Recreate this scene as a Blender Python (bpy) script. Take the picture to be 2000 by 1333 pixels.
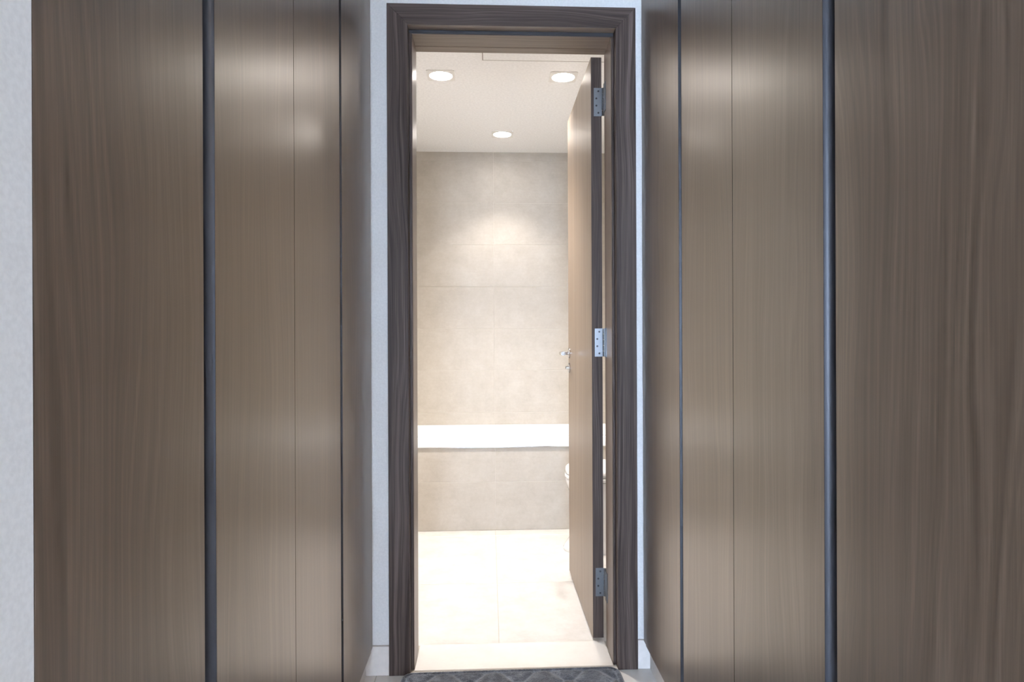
import bpy, bmesh, math, random
from mathutils import Vector, Matrix

for o in list(bpy.data.objects):
    bpy.data.objects.remove(o)
scene = bpy.context.scene
C = scene.collection
random.seed(7)

# ------------------------------------------------------------------ camera
cam_d = bpy.data.cameras.new('camera')
cam_d.sensor_width = 36.0
cam_d.lens = 36.0 * 1333.0 / 2000.0
cam_d.shift_x = -19.9 / 2000.0
cam_d.shift_y = 0.6 / 2000.0
cam_d.clip_start = 0.02
cam = bpy.data.objects.new('camera', cam_d)
C.objects.link(cam)
cam.matrix_world = (Matrix.Translation((0, 0, 1.169)) @ Matrix.Rotation(-0.0477, 4, 'Z')
                    @ Matrix.Rotation(math.pi / 2, 4, 'X') @ Matrix.Rotation(-0.004, 4, 'Z'))
scene.camera = cam

# ------------------------------------------------------------------ world, lights, exposure
world = bpy.data.worlds.new('sky')
scene.world = world
world.use_nodes = True
bg = world.node_tree.nodes['Background']
bg.inputs['Color'].default_value = (0.60, 0.76, 1.0, 1)
bg.inputs['Strength'].default_value = 52.0
portal_d = bpy.data.lights.new('window_portal', 'AREA')
portal_d.shape = 'RECTANGLE'
portal_d.size = 2.4
portal_d.size_y = 2.0
portal_d.cycles.is_portal = True
portal = bpy.data.objects.new('window_portal', portal_d)
C.objects.link(portal)
portal.location = (-0.75, -3.66, 1.4)
portal.rotation_euler = (math.pi / 2, 0, math.pi)     # shines towards +Y, into the room

SPOT_W, SPOT_BATH_W = 116.0, 36.0
SPOT_COL = (1.0, 0.94, 0.88)
vs = scene.view_settings
vs.view_transform = 'Standard'
vs.look = 'None'
vs.exposure = 0.0
vs.gamma = 1.0
vs.use_curve_mapping = False


# ------------------------------------------------------------------ helpers
def prop(o, label=None, cat=None, group=None, kind=None):
    if label: o['label'] = label
    if cat: o['category'] = cat
    if group: o['group'] = group
    if kind: o['kind'] = kind
    return o


def empty(name, loc=(0, 0, 0)):
    o = bpy.data.objects.new(name, None)
    o.location = loc
    o.empty_display_size = 0.1
    C.objects.link(o)
    return o


def link(name, me, mat=None, parent=None, loc=None):
    o = bpy.data.objects.new(name, me)
    C.objects.link(o)
    if mat is not None and len(me.materials) == 0:
        me.materials.append(mat)
    if parent is not None:
        o.parent = parent
    if loc is not None:
        o.location = loc
    return o


def add_box(bm, a, b):
    """a, b opposite corners"""
    vs_ = [bm.verts.new((x, y, z)) for x in (a[0], b[0]) for y in (a[1], b[1]) for z in (a[2], b[2])]
    for q in ((0, 1, 3, 2), (4, 6, 7, 5), (0, 4, 5, 1), (2, 3, 7, 6), (0, 2, 6, 4), (1, 5, 7, 3)):
        bm.faces.new([vs_[i] for i in q])


def finish(bm, bevel=0.0, seg=1, smooth=False):
    bmesh.ops.recalc_face_normals(bm, faces=bm.faces)
    if bevel > 0:
        bmesh.ops.bevel(bm, geom=list(bm.edges), offset=bevel, segments=seg, affect='EDGES', profile=0.5)
    me = bpy.data.meshes.new('mesh')
    bm.to_mesh(me)
    bm.free()
    if smooth:
        for p in me.polygons:
            p.use_smooth = True
    return me


def box(name, a, b, mat, parent=None, bevel=0.0, seg=1, origin=None):
    """box between world corners a and b; its origin sits at the middle of its base"""
    po = Vector(parent.location) if parent is not None else Vector((0, 0, 0))
    if parent is not None and parent.parent is not None:
        po = po + Vector(parent.parent.location)
    c = Vector(((a[0] + b[0]) / 2, (a[1] + b[1]) / 2, min(a[2], b[2])))
    bm = bmesh.new()
    add_box(bm, Vector(a) - c, Vector(b) - c)
    return link(name, finish(bm, bevel, seg), mat, parent, c - po)


def boxes(name, lst, mat):
    bm = bmesh.new()
    for a, b in lst:
        add_box(bm, a, b)
    return link(name, finish(bm), mat)


def lathe(bm, prof, axis='Z', n=24, at=(0, 0, 0)):
    """prof: list of (radius, height) swept about an axis through at"""
    rings = []
    for r, h in prof:
        ring = []
        for i in range(n):
            t = 2 * math.pi * i / n
            u, v = r * math.cos(t), r * math.sin(t)
            p = {'Z': (u, v, h), 'X': (h, u, v), 'Y': (u, h, v)}[axis]
            ring.append(bm.verts.new(Vector(p) + Vector(at)))
        rings.append(ring)
    for a, b in zip(rings[:-1], rings[1:]):
        for i in range(n):
            bm.faces.new((a[i], a[(i + 1) % n], b[(i + 1) % n], b[i]))
    if prof[0][0] > 1e-6: bm.faces.new(rings[0])
    if prof[-1][0] > 1e-6: bm.faces.new(rings[-1])


def smooth_by_angle(me, deg=35):
    bm = bmesh.new(); bm.from_mesh(me)
    for f in bm.faces: f.smooth = True
    for e in bm.edges:
        e.smooth = e.is_manifold and e.calc_face_angle(0) < math.radians(deg)
    bm.to_mesh(me); bm.free()
    return me


# ------------------------------------------------------------------ materials
class NT:
    def __init__(self, name):
        self.m = bpy.data.materials.new(name)
        self.m.use_nodes = True
        self.t = self.m.node_tree
        self.b = self.t.nodes['Principled BSDF']

    def n(self, kind, **kw):
        x = self.t.nodes.new(kind)
        for k, v in kw.items():
            setattr(x, k, v)
        return x

    def l(self, a, b):
        self.t.links.new(a, b)

    def math(self, op, a, b=None):
        x = self.n('ShaderNodeMath', operation=op)
        for i, v in enumerate((a, b)):
            if v is None: continue
            if isinstance(v, (int, float)): x.inputs[i].default_value = v
            else: self.l(v, x.inputs[i])
        return x.outputs[0]

    def noise(self, vec, scale, detail=3, rough=0.5):
        x = self.n('ShaderNodeTexNoise')
        x.inputs['Scale'].default_value = scale
        x.inputs['Detail'].default_value = detail
        x.inputs['Roughness'].default_value = rough
        self.l(vec, x.inputs['Vector'])
        return x.outputs['Fac']

    def comb(self, x=0.0, y=0.0, z=0.0):
        c = self.n('ShaderNodeCombineXYZ')
        for i, v in enumerate((x, y, z)):
            if isinstance(v, (int, float)): c.inputs[i].default_value = v
            else: self.l(v, c.inputs[i])
        return c.outputs[0]

    def ramp(self, fac, stops):
        r = self.n('ShaderNodeValToRGB')
        e = r.color_ramp.elements
        while len(e) < len(stops): e.new(0.5)
        for el, (p, c) in zip(e, stops):
            el.position = p
            el.color = (*c, 1)
        self.l(fac, r.inputs[0])
        return r.outputs[0]

    def bump(self, h, strength, dist):
        b = self.n('ShaderNodeBump')
        b.inputs['Strength'].default_value = strength
        b.inputs['Distance'].default_value = dist
        self.l(h, b.inputs['Height'])
        self.l(b.outputs[0], self.b.inputs['Normal'])

    def coords(self):
        tc = self.n('ShaderNodeTexCoord')
        oi = self.n('ShaderNodeObjectInfo')
        sep = self.n('ShaderNodeSeparateXYZ')
        self.l(tc.outputs['Object'], sep.inputs[0])
        return sep.outputs[0], sep.outputs[1], sep.outputs[2], oi.outputs['Random']


def plain(name, col, rough=0.5, metal=0.0, spec=0.5, grain=0.0, gscale=200):
    k = NT(name)
    k.b.inputs['Base Color'].default_value = (*col, 1)
    k.b.inputs['Roughness'].default_value = rough
    k.b.inputs['Metallic'].default_value = metal
    k.b.inputs['Specular IOR Level'].default_value = spec
    tc = k.n('ShaderNodeTexCoord')
    f = k.noise(tc.outputs['Object'], gscale, 2)
    col2 = tuple(min(1, c * 0.93) for c in col)
    k.l(k.ramp(f, [(0.35, col2), (0.65, col)]), k.b.inputs['Base Color'])
    if grain > 0:
        k.bump(f, grain, 0.002)
    return k.m


def wood(name, dark, mid, light, axis='Z', rough=0.3, figure=0.10, freq=30.0, spec=0.5, fine=170.0, tint=None, coat=None):
    k = NT(name)
    x, y, z, r = k.coords()
    if axis == 'Z':
        t, l = k.math('ADD', x, y), z
    else:
        t, l = k.math('ADD', y, z), x
    off = k.math('MULTIPLY', r, 37.0)
    v1 = k.comb(k.math('MULTIPLY', t, 1.0), k.math('MULTIPLY', l, 0.22), off)
    n1 = k.noise(v1, 5.0, 2, 0.45)
    t2 = k.math('ADD', t, k.math('MULTIPLY', k.math('SUBTRACT', n1, 0.5), figure * 2.2))
    lines = k.noise(k.comb(k.math('MULTIPLY', t2, freq), k.math('MULTIPLY', l, 0.35), off), 2.0, 3, 0.6)
    streak = k.noise(k.comb(k.math('MULTIPLY', t, fine), k.math('MULTIPLY', l, 2.2), off), 2.0, 2, 0.6)
    broad = k.noise(k.comb(k.math('MULTIPLY', t, 6.0), k.math('MULTIPLY', l, 0.3), off), 1.6, 2)
    f = k.math('ADD', k.math('MULTIPLY', lines, 0.5),
               k.math('ADD', k.math('MULTIPLY', streak, 0.28), k.math('MULTIPLY', broad, 0.22)))
    col = k.ramp(f, [(0.36, dark), (0.5, mid), (0.64, light)])
    k.l(col, k.b.inputs['Base Color'])
    k.b.inputs['Roughness'].default_value = rough
    k.b.inputs['Specular IOR Level'].default_value = spec
    if coat:
        k.b.inputs['Coat Weight'].default_value = coat[0]
        k.b.inputs['Coat Roughness'].default_value = coat[1]
        k.b.inputs['Coat Tint'].default_value = (*coat[2], 1)
    if tint: k.b.inputs['Specular Tint'].default_value = (*tint, 1)
    return k.m


def stone(name, a, b, c, rough=0.35, scale=1.0, spec=0.5):
    k = NT(name)
    x, y, z, r = k.coords()
    off = k.math('MULTIPLY', r, 53.0)
    v = k.comb(k.math('ADD', x, off), y, z)
    big = k.noise(v, 7.0 * scale, 6, 0.68)
    sx = k.comb(k.math('ADD', k.math('MULTIPLY', x, 3.0), off), k.math('MULTIPLY', y, 3.0), k.math('MULTIPLY', z, 22.0))
    st = k.noise(sx, 3.0 * scale, 4, 0.65)
    sp = k.noise(v, 60.0 * scale, 3, 0.7)
    f = k.math('ADD', k.math('MULTIPLY', big, 0.66), k.math('ADD', k.math('MULTIPLY', st, 0.14), k.math('MULTIPLY', sp, 0.2)))
    k.l(k.ramp(f, [(0.36, a), (0.5, b), (0.64, c)]), k.b.inputs['Base Color'])
    k.b.inputs['Roughness'].default_value = rough
    k.b.inputs['Specular IOR Level'].default_value = spec
    return k.m


M_LAM = wood('wardrobe_laminate', (0.040, 0.029, 0.021), (0.083, 0.062, 0.047), (0.150, 0.116, 0.090), rough=0.38, spec=0.5, tint=(1.0, 0.90, 0.80), coat=(1.0, 0.30, (1.0, 0.93, 0.86)), figure=0.08, freq=48.0, fine=210.0)
M_DOOR = wood('door_laminate', (0.22, 0.165, 0.12), (0.27, 0.205, 0.152), (0.33, 0.255, 0.19), rough=0.42, spec=0.4, figure=0.05)
M_FRAME_Z = wood('frame_veneer_upright', (0.024, 0.016, 0.013), (0.066, 0.047, 0.040), (0.145, 0.111, 0.098), rough=0.50, spec=0.18, figure=0.05, freq=55, fine=260)
M_FRAME_X = wood('frame_veneer_level', (0.024, 0.016, 0.013), (0.066, 0.047, 0.040), (0.145, 0.111, 0.098), axis='X', rough=0.50, spec=0.18, figure=0.05, freq=55, fine=260)
M_LIN_Z = wood('lining_veneer_upright', (0.14, 0.10, 0.08), (0.20, 0.15, 0.118), (0.26, 0.20, 0.16), rough=0.35, figure=0.05, freq=55)
M_LIN_X = wood('lining_veneer_level', (0.14, 0.10, 0.08), (0.20, 0.15, 0.118), (0.26, 0.20, 0.16), axis='X', rough=0.35, figure=0.05, freq=55)
M_PAINT = plain('wall_paint', (0.80, 0.79, 0.78), 0.75, grain=0.12, gscale=160, spec=0.25)
M_CEIL = plain('ceiling_paint', (0.93, 0.93, 0.93), 0.8, gscale=80, spec=0.2)
M_SKIRT = plain('skirting_stone', (0.80, 0.75, 0.71), 0.4, gscale=40)
M_ALU = plain('dark_anodised_aluminium', (0.020, 0.020, 0.026), 0.40, metal=0.35, gscale=300)
M_CARC = plain('carcass_board', (0.03, 0.025, 0.022), 0.7)
M_SEAM_SHADE = plain('door_edge_seam_shade', (0.022, 0.016, 0.013), 0.6, spec=0.2)
M_RUBBER = plain('gasket_rubber', (0.02, 0.02, 0.026), 0.45)
M_WALLT = stone('wall_tile_stone', (0.435, 0.393, 0.335), (0.480, 0.438, 0.380), (0.525, 0.485, 0.43), 0.45)
M_FLOORT = stone('floor_tile_stone', (0.66, 0.63, 0.59), (0.73, 0.70, 0.67), (0.79, 0.77, 0.74), 0.30)
M_GROUT = plain('grout', (0.60, 0.56, 0.50), 0.9)
M_MARBLE = stone('cream_marble', (0.82, 0.77, 0.71), (0.86, 0.82, 0.77), (0.89, 0.86, 0.82), 0.18, 0.6)
M_CERAMIC = plain('white_ceramic', (0.88, 0.88, 0.87), 0.08, gscale=3)
M_ACRYL = plain('white_acrylic', (0.90, 0.90, 0.89), 0.15, gscale=3)
M_CHROME = plain('chrome', (0.62, 0.63, 0.65), 0.12, metal=1.0, gscale=30)
M_STEEL = plain('brushed_steel', (0.20, 0.21, 0.225), 0.38, metal=1.0, gscale=500)
M_SCREW = plain('dark_screw', (0.05, 0.05, 0.055), 0.4, metal=0.8)
M_TRIM = plain('downlight_trim', (0.84, 0.83, 0.81), 0.45)
M_GAP = plain('hatch_gap', (0.28, 0.25, 0.22), 0.8)
M_WINF = plain('window_frame_paint', (0.7, 0.7, 0.7), 0.4)

k = NT('lamp_glow')
k.b.inputs['Emission Color'].default_value = (1.0, 0.93, 0.86, 1)
k.b.inputs['Emission Strength'].default_value = 75.0
M_GLOW = k.m

k = NT('window_glass')
tr = k.n('ShaderNodeBsdfTransparent')
gl = k.n('ShaderNodeBsdfGlossy')
gl.inputs['Roughness'].default_value = 0.02
mx = k.n('ShaderNodeMixShader')
mx.inputs[0].default_value = 0.06
k.l(tr.outputs[0], mx.inputs[1]); k.l(gl.outputs[0], mx.inputs[2])
k.l(mx.outputs[0], k.t.nodes['Material Output'].inputs['Surface'])
M_GLASS = k.m

# ------------------------------------------------------------------ key dimensions (metres)
WL, WR = -0.4117, 0.5424          # wardrobe faces
YB = 0.636                        # where the wardrobes begin
YF = 2.420                        # wall round the door, corridor side
YI = 2.600                        # the same wall, bathroom side
BX0, BX1 = -0.75, 0.95            # bathroom side walls
BT, BB = 4.227, 4.894             # bath front, bathroom back wall
ZC = 2.525                        # bathroom ceiling
ZR = 2.70                         # corridor and bedroom ceiling
RX0, RX1, RY = -2.4, 2.6, -3.6    # bedroom
PY = -0.6                         # where the passage opens into the bedroom
SEAM = 0.032

# ------------------------------------------------------------------ the room shell
s = lambda o, l, c: prop(o, l, c, kind='structure')
G = 0.0025                                                                # joint width

# floors: a screed with tiles laid on it
flo = s(boxes('floor', [((RX0 - .1, RY - .1, -0.06), (RX1 + .1, 2.43, -0.0012)), ((BX0 - .1, 2.43, -0.06), (BX1 + .1, BB + .1, -0.0012))], M_GROUT),
        'pale tiled floor running from the corridor into the bathroom', 'floor')
tile_cache = {}


def tile(parent, a, b, mat, bevel=0.0008):
    """one tile between two corners; equal sizes share their mesh"""
    size = tuple(round(b[i] - a[i], 4) for i in range(3))
    key = (size, mat.name)
    if key not in tile_cache:
        bm = bmesh.new()
        add_box(bm, [-v / 2 for v in size], [v / 2 for v in size])
        tile_cache[key] = finish(bm, bevel)
        tile_cache[key].materials.append(mat)
    o = bpy.data.objects.new('tile', tile_cache[key])
    C.objects.link(o)
    o.parent = parent
    o.location = [(a[i] + b[i]) / 2 for i in range(3)]
    return o


def spans(lo, hi, start, step):
    out, p = [], start
    while p > lo: p -= step
    while p < hi:
        a, b = max(p, lo), min(p + step, hi)
        if b - a > 0.012: out.append((a + G / 2, b - G / 2))
        p += step
    return out


for x0, x1 in spans(BX0, BX1, SEAM, 0.8):
    for y0, y1 in spans(2.6376, BT, 3.302, 0.807):
        tile(flo, (x0, y0, -0.010), (x1, y1, 0.0), M_FLOORT)
for x0, x1 in spans(RX0, RX1, -0.40, 1.2):
    for y0, y1 in spans(RY, 2.430, 1.70, 0.6):
        tile(flo, (x0, y0, -0.010), (x1, y1, 0.0), M_MARBLE)

s(box('trim_2', (-0.2705, 2.4315, -0.010), (0.4400, 2.6360, 0.004), M_MARBLE, bevel=0.001),
  'cream marble threshold slab under the doorway', 'threshold')

# ceilings
s(boxes('ceiling_1', [((RX0 - .1, RY - .1, ZR), (RX1 + .1, YI, ZR + .08))], M_CEIL), 'white ceiling above the corridor and bedroom', 'ceiling')
s(boxes('ceiling_2', [((BX0 - .1, YI, ZC), (BX1 + .1, BB + .1, ZC + .08))], M_CEIL), 'white bathroom ceiling with square downlights', 'ceiling')

# the wall round the doorway
s(boxes('wall_front', [((-1.2, YF, 0), (-0.302, YI - .008, ZR)), ((0.472, YF, 0), (1.3, YI - .008, ZR)), ((-0.302, YF, 2.302), (0.472, YI - .008, ZR))], M_PAINT),
  'white painted wall around the doorway between the wardrobes', 'wall')
# bedroom wall faces on both sides of the passage, and the niche walls behind the wardrobes
s(boxes('wall_left', [((WL - .12, PY, 0), (WL, YB, ZR)), ((RX0, PY, 0), (WL - .12, PY + .12, ZR)), ((-1.2, YB - .1, 0), (WL - .12, YB, ZR)), ((-1.2, YB, 0), (-1.06, YF, ZR))], M_PAINT),
  'white plaster wall at the left edge beside the wardrobe', 'wall')
s(boxes('wall_right', [((WR, PY, 0), (WR + .12, YB - .005, ZR)), ((WR + .12, PY, 0), (RX1, PY + .12, ZR)), ((WR + .12, YB - .1, 0), (1.3, YB - .005, ZR)), ((1.19, YB, 0), (1.3, YF, ZR))], M_PAINT),
  'white plaster wall beside the right wardrobe, just out of frame', 'wall')
s(boxes('wall_bedroom_left', [((RX0 - .1, RY - .1, 0), (RX0, PY + .12, ZR))], M_PAINT), 'white bedroom side wall to the left of the camera', 'wall')
s(boxes('wall_bedroom_right', [((RX1, RY - .1, 0), (RX1 + .1, PY + .12, ZR))], M_PAINT), 'white bedroom side wall to the right of the camera', 'wall')
WX0, WX1, WZ0, WZ1 = -2.0, 0.2, 0.4, 2.25
s(boxes('wall_bedroom_back', [((RX0, RY - .1, 0), (WX0, RY, ZR)), ((WX1, RY - .1, 0), (RX1, RY, ZR)),
                              ((WX0, RY - .1, 0), (WX1, RY, WZ0)), ((WX0, RY - .1, WZ1), (WX1, RY, ZR))], M_PAINT),
  'white bedroom wall with the window behind the camera', 'wall')
win = empty('window_1', (-0.75, RY - .05, WZ0))
s(win, 'wide bedroom window behind the camera', 'window')
for a, b in (((WX0, RY - .08, WZ0), (WX0 + .05, RY - .02, WZ1)), ((WX1 - .05, RY - .08, WZ0), (WX1, RY - .02, WZ1)),
             ((-0.775, RY - .08, WZ0 + .05), (-0.725, RY - .02, WZ1 - .05)),
             ((WX0 + .05, RY - .08, WZ0), (WX1 - .05, RY - .02, WZ0 + .05)), ((WX0 + .05, RY - .08, WZ1 - .05), (WX1 - .05, RY - .02, WZ1))):
    box('window_frame', a, b, M_WINF, win)
for x0, x1 in ((WX0 + .05, -0.775), (-0.725, WX1 - .05)):
    box('pane', (x0, RY - .053, WZ0 + .05), (x1, RY - .047, WZ1 - .05), M_GLASS, win)

# bathroom walls: a render coat carrying single tiles
wb = s(boxes('wall_back', [((BX0 - .1, BB + .0012, 0), (BX1 + .1, BB + .1, ZC))], M_GROUT), 'beige stone tiled back wall above the bath', 'wall')
wbl = s(boxes('wall_bathroom_left', [((BX0 - .1, YI, 0), (BX0 - .0012, BB + .0012, ZC))], M_PAINT), 'pale bathroom wall hidden left of the doorway', 'wall')
wbr = s(boxes('wall_bathroom_right', [((BX1 + .0012, YI, 0), (BX1 + .1, BB + .0012, ZC))], M_PAINT), 'pale bathroom wall hidden behind the open door', 'wall')
rows = spans(0.0, ZC, 0.1615 + 0.5, 0.3)
for z0, z1 in rows:
    for x0, x1 in spans(BX0, BX1, SEAM, 0.6):
        tile(wb, (x0, BB, z0), (x1, BB + .010, z1), M_WALLT)
    for y0, y1 in spans(BT, BB, 4.3, 0.6):
        tile(wbl, (BX0 - .010, y0, z0), (BX0, y1, z1), M_WALLT)
        tile(wbr, (BX1, y0, z0), (BX1 + .010, y1, z1), M_WALLT)
wf = s(boxes('wall_bathroom_front', [((BX0 - .01, YI - .008, 0), (-0.302, YI, ZC)), ((0.472, YI - .008, 0), (BX1 + .01, YI, ZC)), ((-0.302, YI - .008, 2.302), (0.472, YI, ZC))], M_PAINT),
       'bathroom side of the doorway wall', 'wall')
wa = s(boxes('wall_bath_front', [((BX0, BT + .0012, 0), (BX1, BT + .05, 0.512))], M_GROUT), 'beige tiled panel along the front of the bath', 'bath panel')
for z0, z1 in ((0.0 + G / 2, 0.3 - G / 2), (0.3 + G / 2, 0.512)):
    for x0, x1 in spans(BX0, BX1, SEAM, 0.6):
        tile(wa, (x0, BT, z0), (x1, BT + .010, z1), M_WALLT)

# skirting on both sides of the door casing
s(box('baseboard_left', (WL - 0.03, YF - .012, 0), (-0.3556, YF, 0.102), M_SKIRT, bevel=0.0015), 'pale skirting left of the door frame', 'skirting')
s(box('baseboard_right', (0.5232, YF - .012, 0), (WR + 0.03, YF, 0.102), M_SKIRT, bevel=0.0015), 'pale skirting right of the door frame', 'skirting')

# ------------------------------------------------------------------ door frame
CX0, CX1, CI0, CI1 = -0.3554, 0.5226, -0.283, 0.4515
CZ, CIZ = 2.3544, 2.281
fr = s(empty('trim_1', (0.0836, 2.404, 0)), 'dark wood veneer door frame with mitred corners', 'door frame')


def prism_y(name, pts, y0, y1, mat, parent, bevel=0.0):
    c = Vector((sum(p[0] for p in pts) / len(pts), y0, min(p[1] for p in pts)))
    bm = bmesh.new()
    f = [bm.verts.new((p[0] - c.x, 0, p[1] - c.z)) for p in pts]
    g = [bm.verts.new((p[0] - c.x, y1 - y0, p[1] - c.z)) for p in pts]
    bm.faces.new(f); bm.faces.new(g[::-1])
    for i in range(len(pts)):
        j = (i + 1) % len(pts)
        bm.faces.new((f[i], g[i], g[j], f[j]))
    return link(name, finish(bm, bevel, 2), mat, parent, c - parent.location)


prism_y('casing', [(CX0, 0), (CI0, 0), (CI0, CIZ), (CX0, CZ)], 2.404, YF, M_FRAME_Z, fr, 0.0012)
prism_y('casing', [(CI1, 0), (CX1, 0), (CX1, CZ), (CI1, CIZ)], 2.404, YF, M_FRAME_Z, fr, 0.0012)
prism_y('head_casing', [(CX0, CZ), (CI0, CIZ), (CI1, CIZ), (CX1, CZ)], 2.404, YF, M_FRAME_X, fr, 0.0012)
JL, JR, JZ = -0.2715, 0.4410, 2.266
# front lining, then the stop that steps in, then the rear lining
box('lining', (-0.302, YF, 0), (CI0, 2.447, CIZ), M_FRAME_Z, fr)
box('lining', (CI1, YF, 0), (0.472, 2.447, CIZ), M_FRAME_Z, fr)
box('head_lining', (CI0 + .0002, 2.4062, CIZ - .0008), (CI1 - .0002, 2.447, CIZ + .012), M_LIN_X, fr)  # lighter veneer also covers the casing underside; bounce light put into its colour
box('stop', (-0.302, 2.447, 0), (JL, 2.545, JZ), M_LIN_Z, fr, bevel=0.001)
box('stop', (JR, 2.447, 0), (0.472, 2.545, JZ), M_LIN_Z, fr, bevel=0.001)
box('head_stop', (-0.302, 2.447, JZ), (0.472, 2.545, 2.302), M_LIN_X, fr, bevel=0.001)
box('rear_lining', (-0.302, 2.552, 0), (JL - .002, YI + .002, JZ + .002), M_LIN_Z, fr, bevel=0.001)
box('rear_lining', (JR + .002, 2.552, 0), (0.472, YI + .002, JZ + .002), M_LIN_Z, fr, bevel=0.001)
box('rear_head_lining', (-0.302, 2.552, JZ + .002), (0.472, YI + .002, 2.302), M_LIN_X, fr, bevel=0.001)
# dark gasket lying on the face of the stop
box('gasket', (CI0 + .0005, 2.4435, 0.003), (JL - .001, 2.447, JZ + .001), M_FRAME_Z, fr, bevel=0.001)
box('gasket', (JR + .001, 2.4435, 0.003), (CI1 - .0005, 2.447, JZ + .001), M_FRAME_Z, fr, bevel=0.001)
box('gasket', (CI0 + .0005, 2.4435, JZ + .001), (CI1 - .0005, 2.447, CIZ - .0005), M_RUBBER, fr, bevel=0.001)

# ------------------------------------------------------------------ door leaf, open into the bathroom
DX0, DX1, DY0, DY1, DZ0, DZ1 = 0.3975, 0.4395, 2.6405, 3.431, 0.012, 2.275
dr = s(empty('door_1', (0.4185, DY0, 0.0)), 'wood laminate bathroom door standing open on three hinges', 'door')
leaf = box('leaf', (DX0, DY0 + .0012, DZ0), (DX1, DY1, DZ1), M_DOOR, dr, bevel=0.0008)
eb = box('edge_band', (DX0 + .0006, DY0, DZ0 + .001), (DX1 - .0006, DY0 + .0012, DZ1 - .001), M_FRAME_Z, dr)
eb['label'] = 'dark wood hinge edge of the door'


def hinge(zc):
    h = empty('hinge', (0, 0, 0))
    h.parent = dr
    h['label'] = 'steel butt hinge on the door edge'
    base = dr.location
    hh = 0.055

    def bx(name, a, b, mat, bevel=0.0004):
        c = Vector(((a[0] + b[0]) / 2, (a[1] + b[1]) / 2, a[2]))
        bm = bmesh.new(); add_box(bm, Vector(a) - c, Vector(b) - c)
        o = link(name, finish(bm, bevel), mat, h, c - base)
        return o
    bx('hinge_plate', (DX0 + .011, DY0 - .0018, zc - hh), (DX1 + .001, DY0, zc + hh), M_STEEL)
    bx('jamb_plate', (JR - .0012, 2.592 - .026, zc - hh), (JR + .0019, 2.600, zc + hh), M_STEEL)
    for i in range(5):                                                   # knuckles round the pin
        z0 = zc - hh + i * 2 * hh / 5
        bm = bmesh.new()
        lathe(bm, [(0.0042, 0.0008), (0.0050, 0.0016), (0.0050, 0.0204), (0.0042, 0.0212)], 'Z', 14)
        link('knuckle', smooth_by_angle(finish(bm)), M_STEEL, h, Vector((DX1 + .0052, DY0 - .004, z0)) - base)
    for dx, dz in ((0.029, 0.042), (0.021, 0.014), (0.021, -0.014), (0.029, -0.042)):
        bm = bmesh.new()
        lathe(bm, [(0.0038, 0.0), (0.0038, -0.0010), (0.0026, -0.0014)], 'Y', 12)
        link('screw', finish(bm), M_SCREW, h, Vector((DX0 + dx, DY0 - .0017, zc + dz)) - base)


for zc in (2.0995, 1.163, 0.230):
    hinge(zc)


def lever(side):
    """handle set on one face of the leaf; side -1 = the face seen from the corridor"""
    xf = DX0 if side < 0 else DX1
    yh, zh = 3.375, 1.109
    h = empty('lever_handle', (0, 0, 0)); h.parent = dr
    base = dr.location
    bm = bmesh.new()
    lathe(bm, [(0.026, 0.0), (0.026, 0.006), (0.024, 0.008), (0.0, 0.008)], 'X', 28)
    if side < 0: bmesh.ops.scale(bm, vec=(-1, 1, 1), verts=bm.verts)
    ro = link('rose', smooth_by_angle(finish(bm)), M_CHROME, h, Vector((xf, yh, zh)) - base)
    # neck out from the leaf, then a rounded bend into the bar lying along the leaf towards the hinges
    pts = [Vector((0.006, 0, 0)), Vector((0.030, 0, 0))]
    for i in range(1, 7):
        a = math.pi / 2 * i / 6
        pts.append(Vector((0.030 + 0.016 * math.sin(a), -0.016 * (1 - math.cos(a)), 0)))
    pts.append(Vector((0.046, -0.118, 0)))
    for p in pts: p.x *= side
    bm = bmesh.new(); rings = []
    for i, p in enumerate(pts):
        d = (pts[min(i + 1, len(pts) - 1)] - pts[max(i - 1, 0)]).normalized()
        u = d.cross(Vector((0, 0, 1))).normalized()
        rings.append([bm.verts.new(p + (u * math.cos(t) + Vector((0, 0, 1)) * math.sin(t)) * 0.0095)
                      for t in [2 * math.pi * j / 16 for j in range(16)]])
    for a, b in zip(rings[:-1], rings[1:]):
        for j in range(16):
            bm.faces.new((a[j], a[(j + 1) % 16], b[(j + 1) % 16], b[j]))
    bm.faces.new(rings[0]); bm.faces.new(rings[-1][::-1])
    link('lever', smooth_by_angle(finish(bm)), M_CHROME, h, Vector((xf, yh, zh)) - base)
    bm = bmesh.new()
    lathe(bm, [(0.025, 0.0), (0.025, 0.006), (0.023, 0.008), (0.009, 0.008), (0.009, 0.020), (0.008, 0.022), (0.0, 0.022)], 'X', 28)
    if side < 0: bmesh.ops.scale(bm, vec=(-1, 1, 1), verts=bm.verts)
    link('lock_rose', smooth_by_angle(finish(bm)), M_CHROME, h, Vector((xf, yh, 1.036)) - base)


lever(-1); lever(1)

# ------------------------------------------------------------------ wardrobes
ZP, ZT = 0.100, 2.670                                                    # door bottom and top


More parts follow.
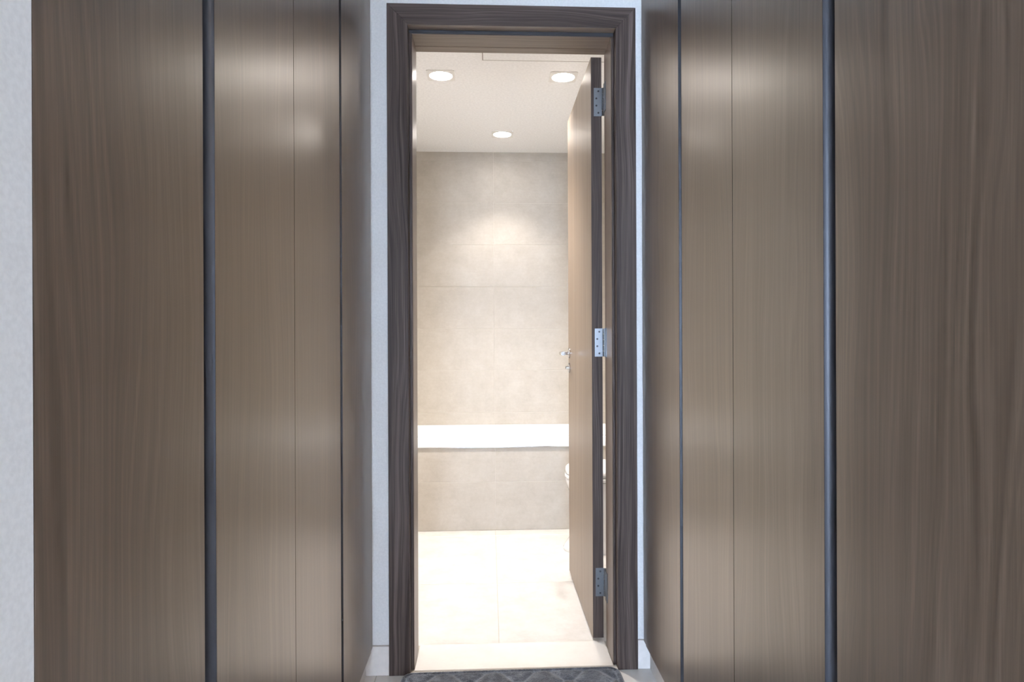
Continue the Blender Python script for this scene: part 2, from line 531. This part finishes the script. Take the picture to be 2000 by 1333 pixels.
def channel_mesh(w, h, depth, side):
    """concave vertical finger channel, w along Y, mouth at x = 0; side = outward x direction"""
    bm = bmesh.new(); n = 14; lo = []; hi = []
    for i in range(n + 1):
        t = math.pi * i / n
        y = w / 2 - w / 2 * math.cos(t)
        x = -side * (0.0006 + depth * max(0.0, math.sin(t)))
        lo.append(bm.verts.new((x, y - w / 2, 0))); hi.append(bm.verts.new((x, y - w / 2, h)))
    bl = [bm.verts.new((-side * (depth + .006), yy, 0)) for yy in (w / 2, -w / 2)]
    bh = [bm.verts.new((-side * (depth + .006), yy, h)) for yy in (w / 2, -w / 2)]
    L = lo + bl; Hh = hi + bh
    for i in range(len(L)):
        j = (i + 1) % len(L)
        bm.faces.new((L[i], L[j], Hh[j], Hh[i]))
    bm.faces.new(L[::-1]); bm.faces.new(Hh)
    return smooth_by_angle(finish(bm), 50)


def wardrobe(xf, side, ya, g0, g1, yb, label, body_y, filler=None):
    """xf face plane, side = outward normal in x; doors ya..g0 and g1..yb with the channel g0..g1"""
    t = empty('wardrobe', (xf - side * 0.3, (ya + yb) / 2, 0))
    prop(t, label, 'wardrobe', 'fitted wardrobes along the corridor')
    xi = xf - side * 0.020
    xb = xf - side * 0.600
    mn = lambda a, b: (min(a, b), max(a, b))

    def part(name, x0, x1, y0, y1, z0, z1, mat, bevel=0.0):
        x0, x1 = mn(x0, x1)
        return box(name, (x0, y0, z0), (x1, y1, z1), mat, t, bevel, 2)
    part('body', xi - side * 0.032, xb, body_y[0], body_y[1], ZP, ZT + .02, M_CARC)
    part('plinth', xf - side * 0.024, xf - side * 0.042, body_y[0], body_y[1], 0.0, ZP - .002, M_SKIRT)
    for y0, y1 in ((ya, g0), (g1, yb)):
        d = part('door', xf, xi, y0, y1, ZP, ZT, M_LAM, 0.0004)
        d.data.materials.append(M_SEAM_SHADE)                                  # shade of the seams put into the colour of the long edges
        for p in d.data.polygons:
            if abs(p.normal.y) > 0.5: p.material_index = 1
    link('handle_channel', channel_mesh(g1 - g0 - .0006, ZT - ZP, 0.017, side), M_ALU, t,
         Vector((xf, (g0 + g1) / 2, ZP)) - t.location)
    part('top_filler', xf - side * .004, xi, body_y[0], body_y[1], ZT + .003, ZR - .002, M_LAM)
    if filler:
        part('filler', xf - side * .0015, xi, filler[0], filler[1], ZP, ZT, M_LAM, 0.0008)
    return t


YW = YF - 0.0015
wardrobe(WL, 1, YB + .001, 1.0050, 1.0473, 1.4638, 'brown wood laminate wardrobe at the left, nearest the camera', (YB + .001, 1.4638))
wardrobe(WL, 1, 1.4660, 1.9040, 1.9320, 2.366, 'brown wood laminate wardrobe on the left, beside the door frame', (1.4648, YW - .013), (2.3675, YW - .0125))
wardrobe(WR, -1, YB + .001, 1.0456, 1.0851, 1.4978, 'brown wood laminate wardrobe at the right, nearest the camera', (YB + .001, 1.4983))
wardrobe(WR, -1, 1.5003, 1.9000, 1.9312, 2.366, 'brown wood laminate wardrobe on the right, beside the door hinges', (1.4993, YW - .013), (2.3675, YW - .0125))

# ------------------------------------------------------------------ bath
ZB, ZL = 0.576, 0.516
bath = empty('bathtub', ((BX0 + BX1) / 2, (BT + BB) / 2, 0))
prop(bath, 'white bathtub with a broad rim set behind the tiled panel', 'bathtub')


def rrect(x0, x1, y0, y1, r, n=6):
    pts = []
    for cx, cy, a0 in ((x1 - r, y1 - r, 0), (x0 + r, y1 - r, 90), (x0 + r, y0 + r, 180), (x1 - r, y0 + r, 270)):
        for i in range(n + 1):
            a = math.radians(a0 + 90 * i / n)
            pts.append((cx + r * math.cos(a), cy + r * math.sin(a)))
    return pts


def loft(bm, loops, cap0=False, cap1=False):
    R = [[bm.verts.new(p) for p in lp] for lp in loops]
    n = len(R[0])
    for a, b in zip(R[:-1], R[1:]):
        for i in range(n):
            bm.faces.new((a[i], a[(i + 1) % n], b[(i + 1) % n], b[i]))
    if cap0: bm.faces.new(R[0][::-1])
    if cap1: bm.faces.new(R[-1])


bm = bmesh.new()
yo0, yo1, xo0, xo1 = BT - .012, BB - .001, BX0 + .001, BX1 - .001
hw, hd = (xo1 - xo0) / 2, (yo1 - yo0) / 2
cy = (yo0 + yo1) / 2 - bath.location.y
L = []
for ins, z, r in ((0.0, ZL + .002, .012), (0.0, ZB - .008, .012), (0.003, ZB - .002, .012), (0.009, ZB, .012), (0.060, ZB, .09), (0.068, ZB - .004, .09),
                  (0.075, ZB - .015, .09), (0.085, 0.40, .10), (0.115, 0.22, .11), (0.16, 0.165, .12), (0.22, 0.15, .10)):
    L.append([(x, y + cy, z) for x, y in rrect(-hw + ins, hw - ins, -hd + ins, hd - ins, r)])
inner = [[(x, y + cy, ZL + .002) for x, y in rrect(-hw + .02, hw - .02, -hd + .02, hd - .02, .012)]]
loft(bm, inner + L, False, True)
link('shell', smooth_by_angle(finish(bm), 40), M_ACRYL, bath)
bm = bmesh.new()
add_box(bm, (-hw, BT - .006 - bath.location.y, 0.5125), (hw, BT + .010 - bath.location.y, ZL + .0015))
link('edge_profile', finish(bm, .0006), M_CHROME, bath)
bm = bmesh.new()
lathe(bm, [(0.032, 0.151), (0.030, 0.154), (0.0, 0.155)], 'Z', 20, (0.45, cy, 0))
link('drain', smooth_by_angle(finish(bm)), M_CHROME, bath)

# ------------------------------------------------------------------ toilet behind the door
toi = empty('toilet', (0.68, 3.815, 0))
prop(toi, 'white ceramic toilet half hidden behind the open door', 'toilet')


def oval(front, back, half, z, n=36, p=2.4):
    """plan outline, rounded at the front (-x), squarer at the back"""
    out = []
    for i in range(n):
        a = 2 * math.pi * i / n
        c, si = math.cos(a), math.sin(a)
        e = p if c < 0 else 4.5
        rx = front if c < 0 else back
        out.append((rx * math.copysign(abs(c) ** (2 / e), c), half * math.copysign(abs(si) ** (2 / e), si), z))
    return out


bm = bmesh.new()
loft(bm, [oval(.268, .268, .120, 0.0), oval(.272, .268, .124, .012), oval(.262, .268, .118, .03), oval(.20, .268, .112, .12), oval(.195, .268, .118, .20),
          oval(.222, .268, .145, .29), oval(.250, .268, .172, .36), oval(.257, .268, .180, .395), oval(.252, .268, .176, .402)], True, True)
link('bowl', smooth_by_angle(finish(bm), 50), M_CERAMIC, toi)
bm = bmesh.new()
loft(bm, [oval(.258, .20, .180, .406), oval(.262, .203, .184, .412), oval(.260, .202, .182, .424), oval(.254, .198, .177, .428)], True, True)
link('seat', smooth_by_angle(finish(bm), 50), M_ACRYL, toi)
bm = bmesh.new()
loft(bm, [oval(.256, .20, .179, .431), oval(.260, .202, .183, .436), oval(.255, .20, .178, .462), oval(.236, .19, .163, .475), oval(.18, .15, .12, .480)], True, True)
link('lid', smooth_by_angle(finish(bm), 50), M_ACRYL, toi)
for dy in (-.07, .07):
    bm = bmesh.new()
    lathe(bm, [(.012, -.025), (.014, -.02), (.014, .02), (.012, .025)], 'Y', 14, (.215, dy, .432))
    link('seat_hinge', smooth_by_angle(finish(bm)), M_CHROME, toi)

# ------------------------------------------------------------------ ceiling: hatch and downlights
hx0, hx1, hy0, hy1 = -0.030, 0.60, 2.72, 3.290
ha = empty('access_hatch', ((hx0 + hx1) / 2, (hy0 + hy1) / 2, ZC))
prop(ha, 'flush white access hatch in the bathroom ceiling', 'hatch')
box('panel', (hx0 + .004, hy0 + .004, ZC - .0020), (hx1 - .004, hy1 - .004, ZC), M_CEIL, ha)
for a, b in (((hx0, hy0), (hx1, hy0 + .004)), ((hx0, hy1 - .004), (hx1, hy1 + .004)), ((hx0, hy0 + .004), (hx0 + .004, hy1 - .004)), ((hx1 - .004, hy0 + .004), (hx1, hy1 - .004))):
    box('shadow_gap', (*a, ZC - .0006), (*b, ZC), M_GAP, ha)

LR = 0.056


def trim_mesh():
    bm = bmesh.new(); n = 48; hs = 0.070
    sq_b, sq_t, ci_b, ci_t = [], [], [], []
    for i in range(n):
        a = 2 * math.pi * (i + .5) / n
        c, si = math.cos(a), math.sin(a)
        m = hs / max(abs(c), abs(si))
        sq_t.append((c * m, si * m, 0.0)); sq_b.append((c * m, si * m, -.0035))
        ci_b.append((c * (LR + .002), si * (LR + .002), -.0050)); ci_t.append((c * LR, si * LR, -.0015))
    loft(bm, [sq_t, sq_b, ci_b, ci_t])
    return finish(bm)


TRIM = trim_mesh(); TRIM.materials.append(M_TRIM)
bm = bmesh.new(); lathe(bm, [(LR, -.0005), (LR, -.0016), (LR * .6, -.0024), (0.0, -.0026)], 'Z', 32)
LENS = finish(bm, smooth=True); LENS.materials.append(M_GLOW)
for x, y, lab in ((-0.242, 3.487, 'square ceiling downlight at the left, clear of the door'),
                  (0.382, 3.484, 'square ceiling downlight at the right, close above the open door'),
                  (0.088, 4.461, 'square ceiling downlight above the bath, farthest from the doorway')):
    d = empty('ceiling_downlight', (x, y, ZC))
    prop(d, lab, 'downlight', 'square bathroom downlights')
    link('trim_plate', TRIM, None, d)
    link('lamp', LENS, None, d)
    ld = bpy.data.lights.new('downlight_beam', 'SPOT')
    ld.energy = SPOT_BATH_W if y > 4 else SPOT_W
    ld.color = SPOT_COL
    ld.spot_size = math.radians(102 if y > 4 else 116)
    ld.spot_blend = 0.6 if y > 4 else 0.7
    ld.shadow_soft_size = 0.035
    lo = bpy.data.objects.new('downlight_beam', ld)
    C.objects.link(lo)
    lo.parent = d
    lo.location = (0, 0, -0.045)

# ------------------------------------------------------------------ added warm fill lamp, unseen behind the camera
bl = empty('warm_fill_lamp', (0.62, -2.0, ZR))
prop(bl, 'unseen round lamp added behind the camera as warm fill light', 'added fill lamp')
bm = bmesh.new(); lathe(bm, [(0.17, 0.0), (0.17, -.025), (0.155, -.03), (0.0, -.03)], 'Z', 32)
link('base', smooth_by_angle(finish(bm)), M_WINF, bl)
k = NT('warm_fill_glow')
k.b.inputs['Emission Color'].default_value = (1.0, 0.80, 0.58, 1)
k.b.inputs['Emission Strength'].default_value = 150.0
bm = bmesh.new(); lathe(bm, [(0.15, -.03), (0.16, -.055), (0.14, -.085), (0.08, -.105), (0.0, -.11)], 'Z', 32)
link('shade', smooth_by_angle(finish(bm), 60), k.m, bl)

# ------------------------------------------------------------------ bath mat
k = NT('plush_mat')
x, y, z, r = k.coords()
v = k.comb(x, y, z)
n1 = k.noise(v, 26.0, 4, 0.7)
n2 = k.noise(v, 260.0, 2, 0.6)
at = k.n('ShaderNodeAttribute'); at.attribute_name = 'seam'
f = k.math('ADD', k.math('MULTIPLY', n1, 0.6), k.math('MULTIPLY', n2, 0.4))
base = k.ramp(f, [(0.38, (0.016, 0.018, 0.024)), (0.5, (0.052, 0.057, 0.070)), (0.62, (0.15, 0.16, 0.18))])
mix = k.n('ShaderNodeMix', data_type='RGBA')
k.l(at.outputs['Fac'], mix.inputs['Factor'])
k.l(base, mix.inputs['A'])
mix.inputs['B'].default_value = (0.21, 0.225, 0.25, 1)
k.l(mix.outputs['Result'], k.b.inputs['Base Color'])
k.b.inputs['Roughness'].default_value = 0.9
k.b.inputs['Specular IOR Level'].default_value = 0.2
k.b.inputs['Sheen Weight'].default_value = 0.5
k.b.inputs['Sheen Roughness'].default_value = 0.4
k.bump(n2, 0.5, 0.004)
M_MAT = k.m


def hexdist(x, y, px, py):
    """distance to the border of a rounded staggered cell lattice, in metres"""
    best = [9, 9]
    j0 = math.floor(y / py)
    for j in (j0 - 1, j0, j0 + 1, j0 + 2):
        ox = px / 2 if j % 2 else 0
        i0 = math.floor((x - ox) / px)
        for i in (i0, i0 + 1):
            dx, dy = (x - ox - i * px), (y - j * py) * 0.82
            d = math.sqrt(dx * dx + dy * dy)
            if d < best[0]: best = [d, best[0]]
            elif d < best[1]: best[1] = d
    return (best[1] - best[0]) / 2


W, D_ = 0.765, 0.50
nx, ny = 230, 150
bm = bmesh.new()
lay = bm.verts.layers.float.new('seam')
rng = random.Random(3)
rc = 0.045
grid = []
for j in range(ny + 1):
    row = []
    for i in range(nx + 1):
        u, w = -1 + 2 * i / nx, -1 + 2 * j / ny
        x, y = u * W / 2, w * D_ / 2
        # squeeze the corners to a rounded rectangle
        ax, ay = abs(x) - (W / 2 - rc), abs(y) - (D_ / 2 - rc)
        if ax > 0 and ay > 0:
            m = max(ax, ay); L_ = math.hypot(ax, ay)
            x = math.copysign(W / 2 - rc + ax * m / L_, x); y = math.copysign(D_ / 2 - rc + ay * m / L_, y)
            edge = rc - m
        else:
            edge = min(W / 2 - abs(x), D_ / 2 - abs(y))
        e = min(1.0, edge / 0.016)
        prof = math.sqrt(max(0.0, 1 - (1 - e) ** 2))
        hd_ = hexdist(x + .062, y - 0.160, 0.170, 0.080)
        g = min(1.0, hd_ / 0.022)
        groove = (1 - g) ** 2
        border = max(0.0, 1 - abs(edge - 0.024) / 0.006)
        inb = 1.0 if edge > 0.024 else 0.0
        z = 0.002 + prof * (0.021 - 0.007 * groove * inb - 0.005 * border) + rng.uniform(-.0006, .0006) * prof
        vt = bm.verts.new((x, y, z))
        vt[lay] = max(inb * max(0.0, 1 - hd_ / 0.0045), max(0.0, 1 - abs(edge - 0.024) / 0.003)) * 0.75
        row.append(vt)
    grid.append(row)
for j in range(ny):
    for i in range(nx):
        bm.faces.new((grid[j][i], grid[j][i + 1], grid[j + 1][i + 1], grid[j + 1][i]))
rim = [grid[0][i] for i in range(nx + 1)] + [grid[j][nx] for j in range(1, ny + 1)] + [grid[ny][i] for i in range(nx - 1, -1, -1)] + [grid[j][0] for j in range(ny - 1, 0, -1)]
low = []
for vtx in rim:
    q = bm.verts.new((vtx.co.x, vtx.co.y, 0.0)); low.append(q)
for i in range(len(rim)):
    j = (i + 1) % len(rim)
    bm.faces.new((rim[j], rim[i], low[i], low[j]))
bm.faces.new(low[::-1])
mat_me = finish(bm, smooth=True)
mo = link('bath_mat', mat_me, M_MAT, None, (0.0735, 2.1435, 0.0))
mo.rotation_euler = (0, 0, 0.008)
prop(mo, 'charcoal plush mat with quilted cell pattern in front of the doorway', 'mat')
